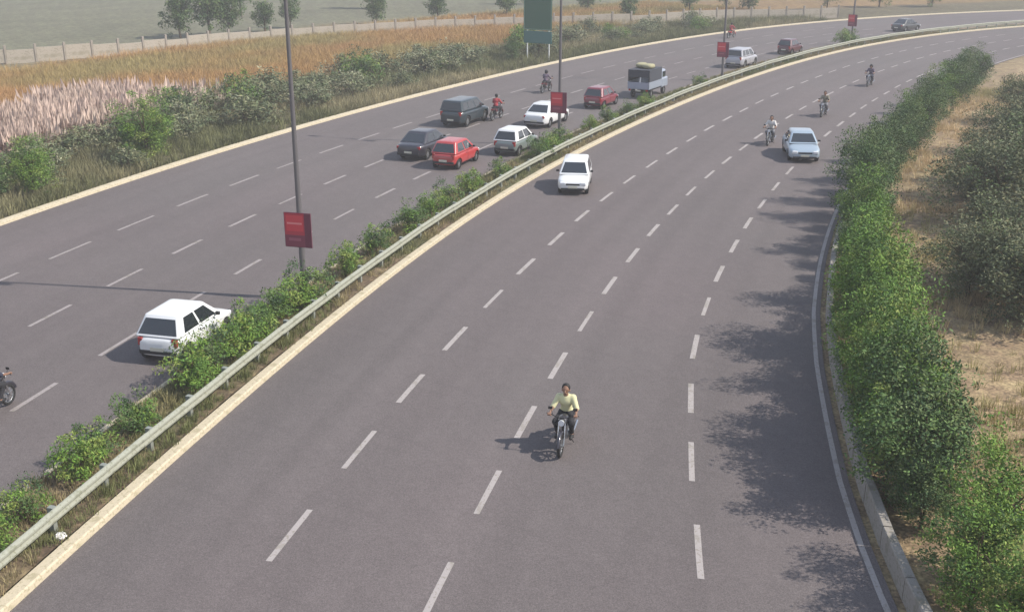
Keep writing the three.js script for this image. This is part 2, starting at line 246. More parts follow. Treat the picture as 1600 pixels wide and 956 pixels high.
// tall shrubs behind the right guardrail
{
  const L = [[-13.5, 18.9, 3.2, 'tree'], [-9.6, 18.9, 2.4, 'tree'], [-8.4, 18.0, 2.5, 'tree'], [-7.1, 18.5, 3.2, 'tree'], [-4.2, 17.5, 3.1, 'deep'], [-4.9, 17.5, 1.7, 'deep'], [-3.4, 17.2, 3.2, 'tree'], [-2.6, 17.4, 3.8, 'deep'], [-1.5, 17.1, 3.3, 'tree'], [-.5, 17.2, 4.0, 'tree'], [.4, 17.0, 3.6, 'tree'], [1.4, 17.0, 2.3, 'tree'], [2.3, 16.95, 2.4, 'tree'], [3.1, 17.0, 3.7, 'tree'], [4.3, 16.9, 2.4, 'tree'], [5.3, 17.1, 3.5, 'tree'], [6.2, 17.0, 4.1, 'tree'], [7.2, 16.9, 4.1, 'tree'], [8.6, 16.8, 2.3, 'tree'], [9.8, 16.8, 2.3, 'tree'], [11.4, 16.8, 3.6, 'tree'], [12.8, 16.7, 2.1, 'tree'], [14.3, 16.7, 2.1, 'tree'], [16.2, 16.7, 2.3, 'deep'], [18.6, 16.7, 3.6, 'tree'], [20.4, 16.8, 2.6, 'deep'], [22.4, 16.7, 2.4, 'deep'], [24.6, 16.5, 3.6, 'deep'], [27.9, 16.4, 3.7, 'deep'], [30.3, 16.6, 2.8, 'deep'], [33.2, 16.2, 3.0, 'deep'], [36.0, 16.8, 2.8, 'deep'], [38.8, 16.5, 3.0, 'deep'], [42.5, 17.0, 3.0, 'deep'], [46, 16.6, 3.2, 'tree'], [49.5, 17.2, 3.2, 'deep'], [53.5, 16.8, 3.0, 'deep'], [58, 16.9, 3.4, 'tree'], [62.5, 17.4, 3.4, 'deep'], [68, 17.2, 3.4, 'deep'], [74, 17.4, 3.4, 'deep']];
  L.forEach(([s, a, h, k], i) => plant('roadside_tree', k, s, a, h, `${k === 'deep' ? 'dark green' : 'bright green'} bushy tree behind right guardrail, ${ordinal(i)} from the near end`, 'tree', 'bushy trees along the right road edge', h > 3.4 ? .88 : h > 2.7 ? 1.0 : 1.15));
}
// dusty scrub trees in the dry ground on the right
{
  const L = [[11.2, 22.3, 3.4, 1.3], [13.6, 20.4, 3.0, 1.2], [12.6, 23.6, 3.6, 1.2], [15.8, 21.8, 3.6, 1.35], [17.2, 25.2, 4.2, 1.1], [25.6, 22.0, 4.4, 1.25], [29.5, 24.6, 4.6, 1.2], [31, 21.2, 3.6, 1.1], [35, 23.6, 4.6, 1.2], [40, 26.2, 5.0, 1.2], [44.5, 22.0, 3.2, 1.2], [50, 25.5, 4.4, 1.2], [57, 22.5, 3.4, 1.2], [62, 27, 4.6, 1.2]];
  L.forEach(([s, a, h, w], i) => plant('scrub_tree', 'dusty', s, a, h, `dusty olive scrub tree on the dry right-hand ground, ${ordinal(i)} from the near end`, 'tree', 'dusty scrub trees on the right', w));
}
// bushes and scrub on the left verge
{
  plant('bush', 'tree', 23.9, -21.2, 3.7, 'large bright green bush beside the far kerb in front of pale reeds', 'bush', null, 1.15);
  plant('bush', 'tree', 25.6, -22.2, 2.6, 'smaller green bush just behind the large bright green bush', 'bush', null, 1);
  plant('bush', 'tree', 16.0, -21.2, 2.9, 'green bush at the left edge of the picture beside the far kerb', 'bush', null, 1.1);
  plant('bush', 'deep', 14.4, -22.4, 3.0, 'dark green bush cut by the left edge of the picture', 'bush', null, 1.1);
  plant('bush', 'deep', 70.5, -23.2, 2.4, 'dark green bush at the foot of the green road sign', 'bush', null, 1.1);
  const r = rng(77); let i = 0;
  for (let s = 12; s < 108; s += .7 + r() * .85 + Math.max(0, s - 55) * .02) { const a = -20.9 - r() * 6.5 - (s > 30 ? r() * 4 : 0); if ((Math.abs(s - 24.5) < 2.2 && a > -25) || (Math.abs(s - 15.5) < 1.6 && a > -23.5) || Math.abs(s - 73.7) < 1.6) continue; plant('verge_scrub', r() < .14 ? 'shrub' : 'scrub', s, a, 1.2 + r() * 1.5, `grey-green scrub on the left verge, ${ordinal(i++)} from the near end`, 'scrub', 'scrub on the left verge', 1 + r() * .35); }
}
// hazy trees past the wall
{
  const L = [[71.2, -67.5, 5.6], [73.6, -66, 6.2], [75.6, -65.4, 5.2], [79.5, -64.5, 4.2], [84, -66, 4], [91, -60, 4.4], [98, -58, 4.0], [104, -53, 4.4], [109, -37.5, 3.6], [115, -52, 5], [121, -40, 5], [127, -36, 5], [131, -46, 6], [137, -33, 5], [146, -34, 6], [152, -31, 5.5], [90, -84, 7], [104, -80, 7], [118, -70, 7]];
  L.forEach(([s, a, h], i) => plant('distant_tree', 'far', s, a, h, `hazy blue-green tree beyond the boundary wall, ${ordinal(i)} from the left`, 'tree', 'hazy distant trees', 1));
}

// ------------------------------------------------------------------ grass and reeds (stuff)
function tuft(seed, n, h, w, lean, spread, top) {
  const r = rng(seed), P = [], C = [];
  for (let i = 0; i < n; i++) {
    const a = r() * 6.283, rr = r() * spread, x = Math.cos(a) * rr, z = Math.sin(a) * rr, hh = h * (.55 + r() * .6), b = r() * 6.283, dx = Math.cos(b) * w, dz = Math.sin(b) * w, l = lean * hh * (.3 + r()), lx = Math.cos(a) * l, lz = Math.sin(a) * l, k = .8 + r() * .4;
    const m = [x + lx * .35, hh * .6, z + lz * .35], t = [x + lx, hh, z + lz];
    P.push(x - dx, 0, z - dz, x + dx, 0, z + dz, m[0] + dx * .8, m[1], m[2] + dz * .8, x - dx, 0, z - dz, m[0] + dx * .8, m[1], m[2] + dz * .8, m[0] - dx * .8, m[1], m[2] - dz * .8, m[0] - dx * .8, m[1], m[2] - dz * .8, m[0] + dx * .8, m[1], m[2] + dz * .8, ...t);
    for (let q = 0; q < 9; q++) C.push(k, k, k);
    if (top) for (let q = 0; q < 3; q++) { const e = b + q * 1.05, px = Math.cos(e) * w * 4.2, pz = Math.sin(e) * w * 4.2, y0 = hh * .74; P.push(t[0], hh * 1.12, t[2], t[0] + px, y0 + hh * .14, t[2] + pz, lerp(m[0], t[0], .5), y0, lerp(m[2], t[2], .5)); for (let z2 = 0; z2 < 3; z2++) C.push(top[0] * k, top[1] * k, top[2] * k); }
  }
  const g = new THREE.BufferGeometry(); g.setAttribute('position', new THREE.Float32BufferAttribute(P, 3)); g.setAttribute('color', new THREE.Float32BufferAttribute(C, 3)); g.computeVertexNormals(); return g;
}
const grassMat = new THREE.MeshStandardMaterial({ color: 0xffffff, vertexColors: true, roughness: .9, side: THREE.DoubleSide });
function spread(name, label, geo, seed, tries, region, ok, color, scale, y = 0) {
  const r = rng(seed), L = [];
  for (let i = 0; i < tries; i++) { const s = lerp(region[0], region[1], r()), lo = typeof region[2] === 'function' ? region[2](s) : region[2], a = lerp(lo, region[3], r()); if (ok(s, a) > r()) L.push([s, a, r(), r(), r()]); }
  const im = new THREE.InstancedMesh(geo, grassMat, L.length); im.name = numbered(name); const m = new THREE.Matrix4(), q = new THREE.Quaternion(), up = new THREE.Vector3(0, 1, 0), c = new THREE.Color();
  L.forEach(([s, a, r1, r2, r3], i) => { const k = scale * (.6 + r1 * .8); q.setFromAxisAngle(up, r2 * 6.283); m.compose(new THREE.Vector3(...at(s, a, typeof y === 'function' ? y(s, a) : y)), q, new THREE.Vector3(k, k * (.8 + r3 * .5), k)); im.setMatrixAt(i, m); const col = color(s, a, r3); im.setColorAt(i, c.setRGB(...col)); });
  im.castShadow = im.receiveShadow = true; scene.add(im); tag(im, label, 'grass', null, 'stuff'); return im;
}
const shortT = tuft(1, 16, .22, .007, .5, .13), dryT = tuft(2, 18, .42, .008, .45, .2), reedT = tuft(3, 34, 1.8, .009, .42, .6, [1.05, 1.0, .98]), fieldT = tuft(4, 30, .62, .011, .55, .5);
const mixc = (A, B, t, k) => A.map((x, i) => lerp(x, B[i], t) * k);
spread('median_grass', 'short mixed green and dry grass covering the median bed', shortT, 11, 15000, [-20, 120, -2.4, -.32], (s, a) => .3 + .7 * smooth(.4, .6, fbm(s * .4, a, 201, 3)), (s, a, t) => mixc([.15, .165, .06], [.30, .25, .13], smooth(.35, .6, fbm(s * .25, a * .5, 203, 3)), .75 + t * .5), .95, .13);
spread('verge_grass', 'olive and straw coloured grass covering the left verge', dryT, 12, 26000, [2, 125, -31, -19.7], (s, a) => .25 + .75 * smooth(.35, .6, fbm(s * .2, a * .3, 205, 3)), (s, a, t) => mixc([.145, .15, .065], [.30, .26, .15], smooth(.35, .62, fbm(s * .12, a * .2, 207, 3)), .75 + t * .5), 1.25, -.06);
spread('reed_bed', 'tall pale pinkish flowering reeds on the left', reedT, 13, 9000, [12, 46, -42, -27], (s, a) => smooth(-27, -29, a + (fbm(s * .2, a * .2, 209, 3) - .5) * 7) * (1 - smooth(-36, -40, a + (fbm(s * .2, a * .2, 211, 3) - .5) * 14)) * (1 - smooth(30, 40, s + (fbm(s * .2, a * .3, 227, 2) - .5) * 14)), (s, a, t) => mixc([.50, .40, .36], [.47, .39, .315], fbm(s * .3, a * .3, 213, 3), .85 + t * .3), .62, -.06);
spread('ochre_field', 'ochre dry crop standing in the field before the wall', fieldT, 14, 30000, [22, 128, -62, -31], (s, a) => smooth(-32, -38, a + (fbm(s * .1, a * .1, 215, 3) - .5) * 8 - (s < 42 ? 1 : 0)) * (1 - smooth(-54, -60, -(-a))), (s, a, t) => mixc(mixc([.38, .245, .085], [.42, .235, .105], fbm(s * .1, a * .1, 217, 3), 1), [.32, .255, .10], smooth(.4, .7, fbm(s * .07, a * .12, 219, 3)), .8 + t * .4), 1, -.06);
spread('dry_grass', 'straw coloured dry grass on the right-hand ground', dryT, 15, 22000, [-16, 80, (s) => EDGE(s) + 1.0, 34], (s, a) => .12 + .88 * smooth(.40, .62, fbm(s * .25, a * .25, 221, 4)), (s, a, t) => mixc([.56, .43, .25], [.36, .32, .14], smooth(.45, .65, fbm(s * .2, a * .2, 223, 3)), .75 + t * .5), .7, -.04);

// ------------------------------------------------------------------ boundary wall: posts with panels between
{
  const t = thing('boundary_wall', 'low pale boundary wall of posts and panels across the far left field', 'wall');
  const c = new THREE.CatmullRomCurve3([[-75, -98], [-60.7, -100], [-46.6, -105.6], [-38, -112.5], [-28.3, -124], [-15.1, -134], [0, -142], [16.4, -147.5], [28.2, -153], [45, -158]].map(([x, z]) => new THREE.Vector3(x, 0, z)));
  const n = 52, P = c.getSpacedPoints(n), m = new THREE.MeshStandardMaterial({ color: lin(.42, .385, .33), map: wornMap, roughness: .9 }), m2 = new THREE.MeshStandardMaterial({ color: lin(.34, .31, .275), map: wornMap, roughness: .9 });
  const pg = box(.22, 1.75, .22, 0, .8, 0, .02), r = rng(3);
  for (let i = 0; i <= n; i++) { const p = mesh('post', pg, m2, t); p.position.copy(P[i]); if (i === n) break; const d = P[i + 1].clone().sub(P[i]), L = d.length(), ang = Math.atan2(-d.z, d.x); p.rotation.y = ang; const h = 1.1 + r() * .3, pn = mesh('panel', box(L - .2, h, .1, 0, h / 2, 0, .01), m, t); pn.position.copy(P[i]).addScaledVector(d, .5); pn.position.y = -.05 + r() * .1; pn.rotation.y = ang; }
}

// ------------------------------------------------------------------ lamp posts in the median, each with a red board
const boardTex = (() => {
  const cv = document.createElement('canvas'); cv.width = 128; cv.height = 160; const x = cv.getContext('2d');
  x.fillStyle = '#b23442'; x.fillRect(0, 0, 128, 160); x.fillStyle = '#cc3d46'; x.fillRect(8, 10, 84, 76); x.fillStyle = '#dc8080'; x.fillRect(12, 44, 74, 9); x.fillStyle = '#803648'; x.fillRect(0, 104, 128, 56); x.fillStyle = '#6c2c40'; x.fillRect(98, 0, 30, 160); x.fillStyle = '#9a5262'; x.fillRect(18, 118, 60, 14);
  const t = new THREE.CanvasTexture(cv); t.colorSpace = THREE.SRGBColorSpace; return t;
})();
M.pole = mat(.16, .15, .155, .55, .5); M.board = new THREE.MeshStandardMaterial({ map: boardTex, roughness: .6 }); M.boardEdge = mat(.12, .03, .05, .6); M.lampGlass = mat(.75, .75, .72, .25);
function lampPost(label) {
  const t = thing('street_lamp', label, 'street lamp', 'lamp posts along the median');
  mesh('pole', rod([0, .02, 0], [0, 12.4, 0], .105, .05, 12), M.pole, t);
  mesh('base', merge([box(.36, .04, .36, 0, .04, 0, .01), new THREE.CylinderGeometry(.12, .15, .5, 12).translate(0, .28, 0)]), M.pole, t);
  for (const s of [-1, 1]) { mesh('arm', tube([[0, 12.1, 0], [s * .5, 12.55, 0], [s * 1.7, 12.75, 0]], .035, .025, 8), M.pole, t); const l = mesh('lamp_head', box(.7, .12, .26, s * 1.95, 12.77, 0, .05), M.pole, t); mesh('lens', box(.5, .03, .2, s * 1.95, 12.705, 0, .01), M.lampGlass, l); }
  const b = mesh('sign_board', box(1.0, 1.22, .05, .02, 2.42, -.13, .01), M.boardEdge, t);
  const f = new THREE.PlaneGeometry(.96, 1.18); f.rotateY(Math.PI); f.translate(.02, 2.42, -.16); mesh('sign_face', f, M.board, b);
  mesh('bracket', merge([box(.26, .05, .22, 0, 2.1, -.02, 0), box(.26, .05, .22, 0, 2.8, -.02, 0)]), M.pole, b);
  return t;
}
[[6.6, -2.0, 'nearest dark lamp post in the median with a red board'], [36.4, -1.95, 'second lamp post in the median, beside the oncoming white car'], [68.2, -1.6, 'third lamp post in the median, near the pale grey car'], [102.3, -2.1, 'farthest lamp post in the median, near the top of the picture']]
  .forEach(([s, a, l]) => place(lampPost(l), s, a, .1));

// ------------------------------------------------------------------ green road sign on the left verge
{
  const t = thing('road_sign', 'large green road sign with a teal lower panel standing on the left verge', 'road sign');
  const g = mat(.035, .115, .07, .5), te = mat(.05, .16, .15, .5), w = mat(.62, .64, .62, .5);
  for (const s of [-1.2, 1.2]) mesh('post', rod([s, -.1, .09], [s, 5.9, .09], .07, .07, 10), w, t);
  const p = mesh('panel', box(3.1, 3.0, .06, 0, 4.2, 0, .02), g, t); mesh('border', merge([box(3.0, .05, .02, 0, 5.62, -.035, 0), box(3.0, .05, .02, 0, 2.78, -.035, 0), box(.05, 2.8, .02, -1.47, 4.2, -.036, 0), box(.05, 2.8, .02, 1.47, 4.2, -.036, 0)]), mat(.2, .32, .25, .5), p);
  mesh('lower_panel', box(3.1, 1.15, .06, 0, 2.05, 0, .02), te, t);
  place(t, 73.5, -22.3, 0);
}

// ------------------------------------------------------------------ cars
const GLASS = phys(.018, .022, .028, .08, 0, { clearcoat: 1, clearcoatRoughness: .03 }), TYRE = mat(.018, .018, .019, .9), RIM = mat(.42, .43, .45, .35, .8), BLACK = mat(.02, .02, .022, .6), CHROME = mat(.6, .6, .62, .2, .9), REDL = phys(.32, .012, .012, .2, 0, { clearcoat: 1 }), LAMP = phys(.75, .77, .8, .12, 0, { clearcoat: 1 }), PLATE = mat(.62, .6, .5, .5), SHADE = mat(.03, .03, .032, .9);
const paintM = (r, g, b, met = 0) => phys(r, g, b, .38, met, { clearcoat: .8, clearcoatRoughness: .12 });
function loft(stations, n, ex) { // stations: [z, halfWidth, yBottom, yTop]; closed, with end caps
  const P = [], I = [];
  for (const [z, w, b, t] of stations) for (let j = 0; j < n; j++) { const a = j / n * 2 * Math.PI, c = Math.cos(a), s = Math.sin(a); P.push(w * Math.sign(c) * Math.pow(Math.abs(c), 2 / ex), (b + t) / 2 + (t - b) / 2 * Math.sign(s) * Math.pow(Math.abs(s), 2 / ex), z); }
  const m = stations.length;
  for (let i = 0; i < m - 1; i++) for (let j = 0; j < n; j++) { const k = i * n + j, q = i * n + (j + 1) % n; I.push(k, q, k + n, q, q + n, k + n); }
  const c0 = P.length / 3; P.push(0, (stations[0][2] + stations[0][3]) / 2, stations[0][0]); const c1 = P.length / 3; P.push(0, (stations[m - 1][2] + stations[m - 1][3]) / 2, stations[m - 1][0]);
  for (let j = 0; j < n; j++) { I.push(c0, (j + 1) % n, j); I.push(c1, (m - 1) * n + j, (m - 1) * n + (j + 1) % n); }
  const g = new THREE.BufferGeometry(); g.setAttribute('position', new THREE.Float32BufferAttribute(P, 3)); g.setAttribute('uv', new THREE.Float32BufferAttribute(new Float32Array(P.length / 3 * 2), 2)); g.setIndex(I); g.computeVertexNormals(); return g;
}
const ev = new Evaluator(); ev.attributes = ['position', 'normal', 'uv']; ev.useGroups = false;
function carShapes(o) {
  const top = table(o.top), st = [], L = o.L / 2, W = o.W / 2;
  const zs = [-L, -L + .03, -L + .1, -L + .22]; for (let z = -L + .45; z < L - .4; z += .22) zs.push(z); zs.push(L - .32, L - .16, L - .07, L - .02, L);
  for (const z of zs) { const e = Math.min(z + L, L - z), k = clamp(e / .3), w = W * (.80 + .20 * Math.sqrt(clamp(e / .45))); const t = top(z); st.push([z, w * (1 - .1 * (1 - k)), lerp(.33, .2, Math.sqrt(k)), lerp(Math.min(t, t - .10), t, Math.sqrt(clamp(e / .12)))]); }
  let b = new Brush(loft(st, 36, 4.6)); b.updateMatrixWorld();
  for (const z of [o.wf, o.wr]) for (const s of [-1, 1]) { const c = new THREE.CylinderGeometry(o.r + .065, o.r + .065, .34, 22); c.rotateZ(Math.PI / 2); c.translate(s * (W - .09), o.r + .01, z); const k = new Brush(c); k.updateMatrixWorld(); b = ev.evaluate(b, k, SUBTRACTION); b.updateMatrixWorld(); }
  const body = toCreasedNormals(b.geometry, .62);
  // greenhouse: rounded rectangles stacked from belt to roof
  const zr = (t) => lerp(o.base[0], o.roof[0], t), zf = (t) => lerp(o.base[1], o.roof[1], t), gw = (t) => lerp(o.gw[0], o.gw[1], t), gy = (t) => lerp(o.belt, o.H - .05, t);
  const ring = (z0, z1, w, y, rc) => { const R = []; for (const [cx, cz, a0] of [[w - rc, z1 - rc, 0], [-(w - rc), z1 - rc, 1], [-(w - rc), z0 + rc, 2], [w - rc, z0 + rc, 3]]) for (let k = 0; k <= 4; k++) { const a = (a0 + k / 4) * Math.PI / 2; R.push([cx + rc * Math.cos(a), y, cz + rc * Math.sin(a)]); } return R; };
  const rings = []; for (let i = 0; i <= 4; i++) { const t = i / 4; rings.push(ring(zr(t), zf(t), gw(t), gy(t), lerp(.10, .12, t))); }
  rings.push(ring(zr(1) + .03, zf(1) - .05, gw(1) - .04, o.H - .025, .12), ring(zr(1) + .14, zf(1) - .2, gw(1) - .14, o.H - .005, .12), ring(zr(1) + .35, zf(1) - .45, gw(1) - .32, o.H, .1));
  const P = [], I = [], n = rings[0].length; for (const R of rings) for (const p of R) P.push(...p);
  for (let i = 0; i < rings.length - 1; i++) for (let j = 0; j < n; j++) { const k = i * n + j, q = i * n + (j + 1) % n; I.push(k, k + n, q, q, k + n, q + n); }
  const c = P.length / 3; P.push(0, o.H, (zr(1) + zf(1)) / 2); for (let j = 0; j < n; j++) I.push((rings.length - 1) * n + j, c, (rings.length - 1) * n + (j + 1) % n);
  let cab = new THREE.BufferGeometry(); cab.setAttribute('position', new THREE.Float32BufferAttribute(P, 3)); cab.setIndex(I); cab.computeVertexNormals(); cab = toCreasedNormals(cab, .5);
  const quadG = (q) => { // pane with thickness from four corners (rounded look by an inset front face)
    const [a, b2, c2, d] = q.map((p) => new THREE.Vector3(...p)), nrm = b2.clone().sub(a).cross(d.clone().sub(a)).normalize(), mid = a.clone().add(b2).add(c2).add(d).multiplyScalar(.25); const f = [a, b2, c2, d].map((p) => p.clone().lerp(mid, .03).addScaledVector(nrm, .006)), k = [a, b2, c2, d], T = [];
    const tri = (x, y, z) => T.push(x.x, x.y, x.z, y.x, y.y, y.z, z.x, z.y, z.z); tri(f[0], f[1], f[2]); tri(f[0], f[2], f[3]); for (let i = 0; i < 4; i++) { const j = (i + 1) % 4; tri(k[i], k[j], f[j]); tri(k[i], f[j], f[i]); }
    const g = new THREE.BufferGeometry(); g.setAttribute('position', new THREE.Float32BufferAttribute(T, 3)); g.computeVertexNormals(); return g;
  };
  const t0 = .10, t1 = .88, e = .004;
  const endPane = (zfn, sgn) => { const m0 = gw(t0) - .085, m1 = gw(t1) - .105, q = [[-m0, gy(t0), zfn(t0) + e * sgn], [m0, gy(t0), zfn(t0) + e * sgn], [m1, gy(t1), zfn(t1) + e * sgn], [-m1, gy(t1), zfn(t1) + e * sgn]]; return quadG(sgn > 0 ? q : [q[1], q[0], q[3], q[2]]); };
  const side = (s, u0, u1, v0, v1) => { const p = (u, t) => [s * (gw(t) + e), gy(t), lerp(zr(t) + .1, zf(t) - .1, u)]; const q = [p(u0, t0), p(u1, t0), p(v1, t1), p(v0, t1)]; return quadG(s < 0 ? q : [q[1], q[0], q[3], q[2]]); };
  const sides = []; for (const s of [-1, 1]) for (const [a, b2] of o.splits) sides.push(side(s, a, b2, a, b2));
  return { o, body, cab, screen: endPane(zf, 1), rear: endPane(zr, -1), sides };
}
const tyreG = (r, w) => { const g = new THREE.LatheGeometry([[r * .62, -w / 2], [r * .86, -w / 2], [r * .97, -w * .42], [r, -w * .28], [r, w * .28], [r * .97, w * .42], [r * .86, w / 2], [r * .62, w / 2]].map(([x, y]) => new THREE.Vector2(x, y)), 28); g.rotateZ(Math.PI / 2); return g; };
const rimG = (r, w) => { const G = [new THREE.CylinderGeometry(r * .63, r * .63, w * .5, 20).rotateZ(Math.PI / 2), new THREE.CylinderGeometry(r * .16, r * .16, w * .9, 12).rotateZ(Math.PI / 2)]; for (let i = 0; i < 5; i++) { const b = new THREE.BoxGeometry(w * .7, r * 1.16, r * .16); b.rotateX(i * Math.PI / 5); G.push(b); } return merge(G); };
const SH = {
  hatch: carShapes({ L: 3.45, W: 1.52, H: 1.47, belt: .88, r: .275, wf: 1.12, wr: -1.2, top: [[-1.73, .86], [-1.2, .9], [.55, .9], [.95, .86], [1.45, .77], [1.73, .66]], base: [-1.66, .92], roof: [-1.32, .22], gw: [.735, .575], splits: [[.10, .47], [.52, .92]] }),
  sedan: carShapes({ L: 4.25, W: 1.69, H: 1.47, belt: .92, r: .30, wf: 1.32, wr: -1.28, top: [[-2.12, .90], [-1.5, .97], [-1.2, .95], [.7, .93], [1.15, .9], [1.8, .80], [2.12, .68]], base: [-1.62, 1.12], roof: [-.92, .36], gw: [.79, .60], splits: [[.08, .46], [.5, .92]] }),
  suv: carShapes({ L: 4.2, W: 1.76, H: 1.70, belt: 1.06, r: .345, wf: 1.28, wr: -1.26, top: [[-2.1, 1.04], [-1.7, 1.08], [.9, 1.07], [1.3, 1.02], [1.85, .93], [2.1, .80]], base: [-2.03, 1.2], roof: [-1.84, .55], gw: [.83, .69], splits: [[.03, .26], [.30, .60], [.64, .93]] }),
};
for (const k of Object.keys(SH)) { const o = SH[k].o; SH[k].tyre = tyreG(o.r, .185); SH[k].rim = rimG(o.r, .19); }
function car(kind, label, paint, s, a, back, extra = {}) {
  const h = SH[kind], o = h.o, t = thing('car', label, 'car'), W = o.W / 2, L = o.L / 2;
  const body = mesh('body', h.body, paint, t); const cab = mesh('cabin', h.cab, extra.roof || paint, t);
  mesh('windscreen', h.screen, GLASS, t); mesh('rear_window', h.rear, GLASS, t); h.sides.forEach((g) => mesh('side_window', g, GLASS, t));
    for (const sx of [-1, 1]) for (const z of [o.wf, o.wr]) { const w = new THREE.Group(); w.name = 'wheel'; t.add(w); w.position.set(sx * (W - .115), o.r, z); mesh('tyre', h.tyre, TYRE, w); mesh('rim', h.rim, RIM, w); }
  const ty = table(o.top), yr = ty(-L) - .17, yf = ty(L) - .06;
  for (const sx of [-1, 1]) {
    mesh('tail_light', box(.17, kind === 'sedan' ? .16 : .26, .14, sx * (W * .80 - .05), yr + .02, -L + .085, .03), REDL, t);
    mesh('headlight', box(.30, .17, .22, sx * (W * .76 - .09), yf - .03, L - .10, .05), LAMP, t);
    mesh('door_mirror', box(.15, .11, .09, sx * (o.gw[0] + .10), o.belt + .09, o.base[1] - .42, .03), BLACK, t);
    const door = mesh('door_seam', merge([box(.008, .5, .012, sx * (W - .0), .6, -.02 - .1, 0), box(.012, .024, .14, sx * (W + .002), .76, -.32, 0)]), BLACK, t); door.name = 'door_handle';
  }
  mesh('number_plate', box(.46, .11, .02, 0, .50, -L - .008, .004), PLATE, t); mesh('number_plate', box(.46, .11, .02, 0, .42, L + .008, .004), PLATE, t);
  mesh('bumper', box(W * 1.62, .14, .10, 0, .40, -L + .035, .04), extra.bumper || BLACK, t); mesh('bumper', box(W * 1.5, .12, .10, 0, .33, L - .04, .04), BLACK, t);
  mesh('grille', box(W * .9, .10, .05, 0, yf - .06, L - .02, .02), BLACK, t);
  place(t, s, a, 0, back, extra.turn || 0); return t;
}
const WHITE = paintM(.72, .73, .74), SILV = paintM(.50, .53, .56, .2), DARK = paintM(.035, .033, .045, .2), RED = paintM(.42, .04, .04), TEALD = paintM(.03, .045, .055, .2), BLUE = paintM(.36, .44, .52, .25), MAROON = paintM(.09, .02, .028), CHAR = paintM(.05, .052, .055), PALE = paintM(.42, .42, .46, .15), GREY2 = paintM(.20, .24, .235, .2);
car('hatch', 'white hatchback seen from behind, passing the median shrubs at lower left', WHITE, 1.55, -3.6, false);
car('sedan', 'dark purple-black saloon beside the red car on the far carriageway', DARK, 31.0, -8.0, false);
car('hatch', 'bright red car beside the dark saloon on the far carriageway', RED, 29.3, -5.25, false);
car('hatch', 'white-roofed car with grey-green tail, close to the median ahead of the red car', GREY2, 33.8, -3.6, false, { roof: WHITE });
car('suv', 'dark teal sport utility car farther up the far carriageway', TEALD, 41.0, -10.5, false);
car('sedan', 'white saloon seen from behind, just left of the second lamp post', WHITE, 42.9, -5.5, false);
car('hatch', 'dark red car partly behind the board of the second lamp post', paintM(.20, .025, .04), 51.2, -5.0, false);
car('suv', 'pale grey car near the third lamp post on the far carriageway', PALE, 78.2, -3.6, false);
car('hatch', 'small dark maroon car near the median far up the road', MAROON, 90.6, -3.7, false);
car('sedan', 'charcoal car farthest away near the top right of the picture', CHAR, 120.8, -5.4, false);
car('hatch', 'silver-white car coming towards the viewer beside the median kerb', WHITE, 26.2, 2.6, true, { turn: .24 });
car('sedan', 'pale blue car coming towards the viewer in the right-hand lane', BLUE, 39.0, 11.65, true, { turn: .3 });

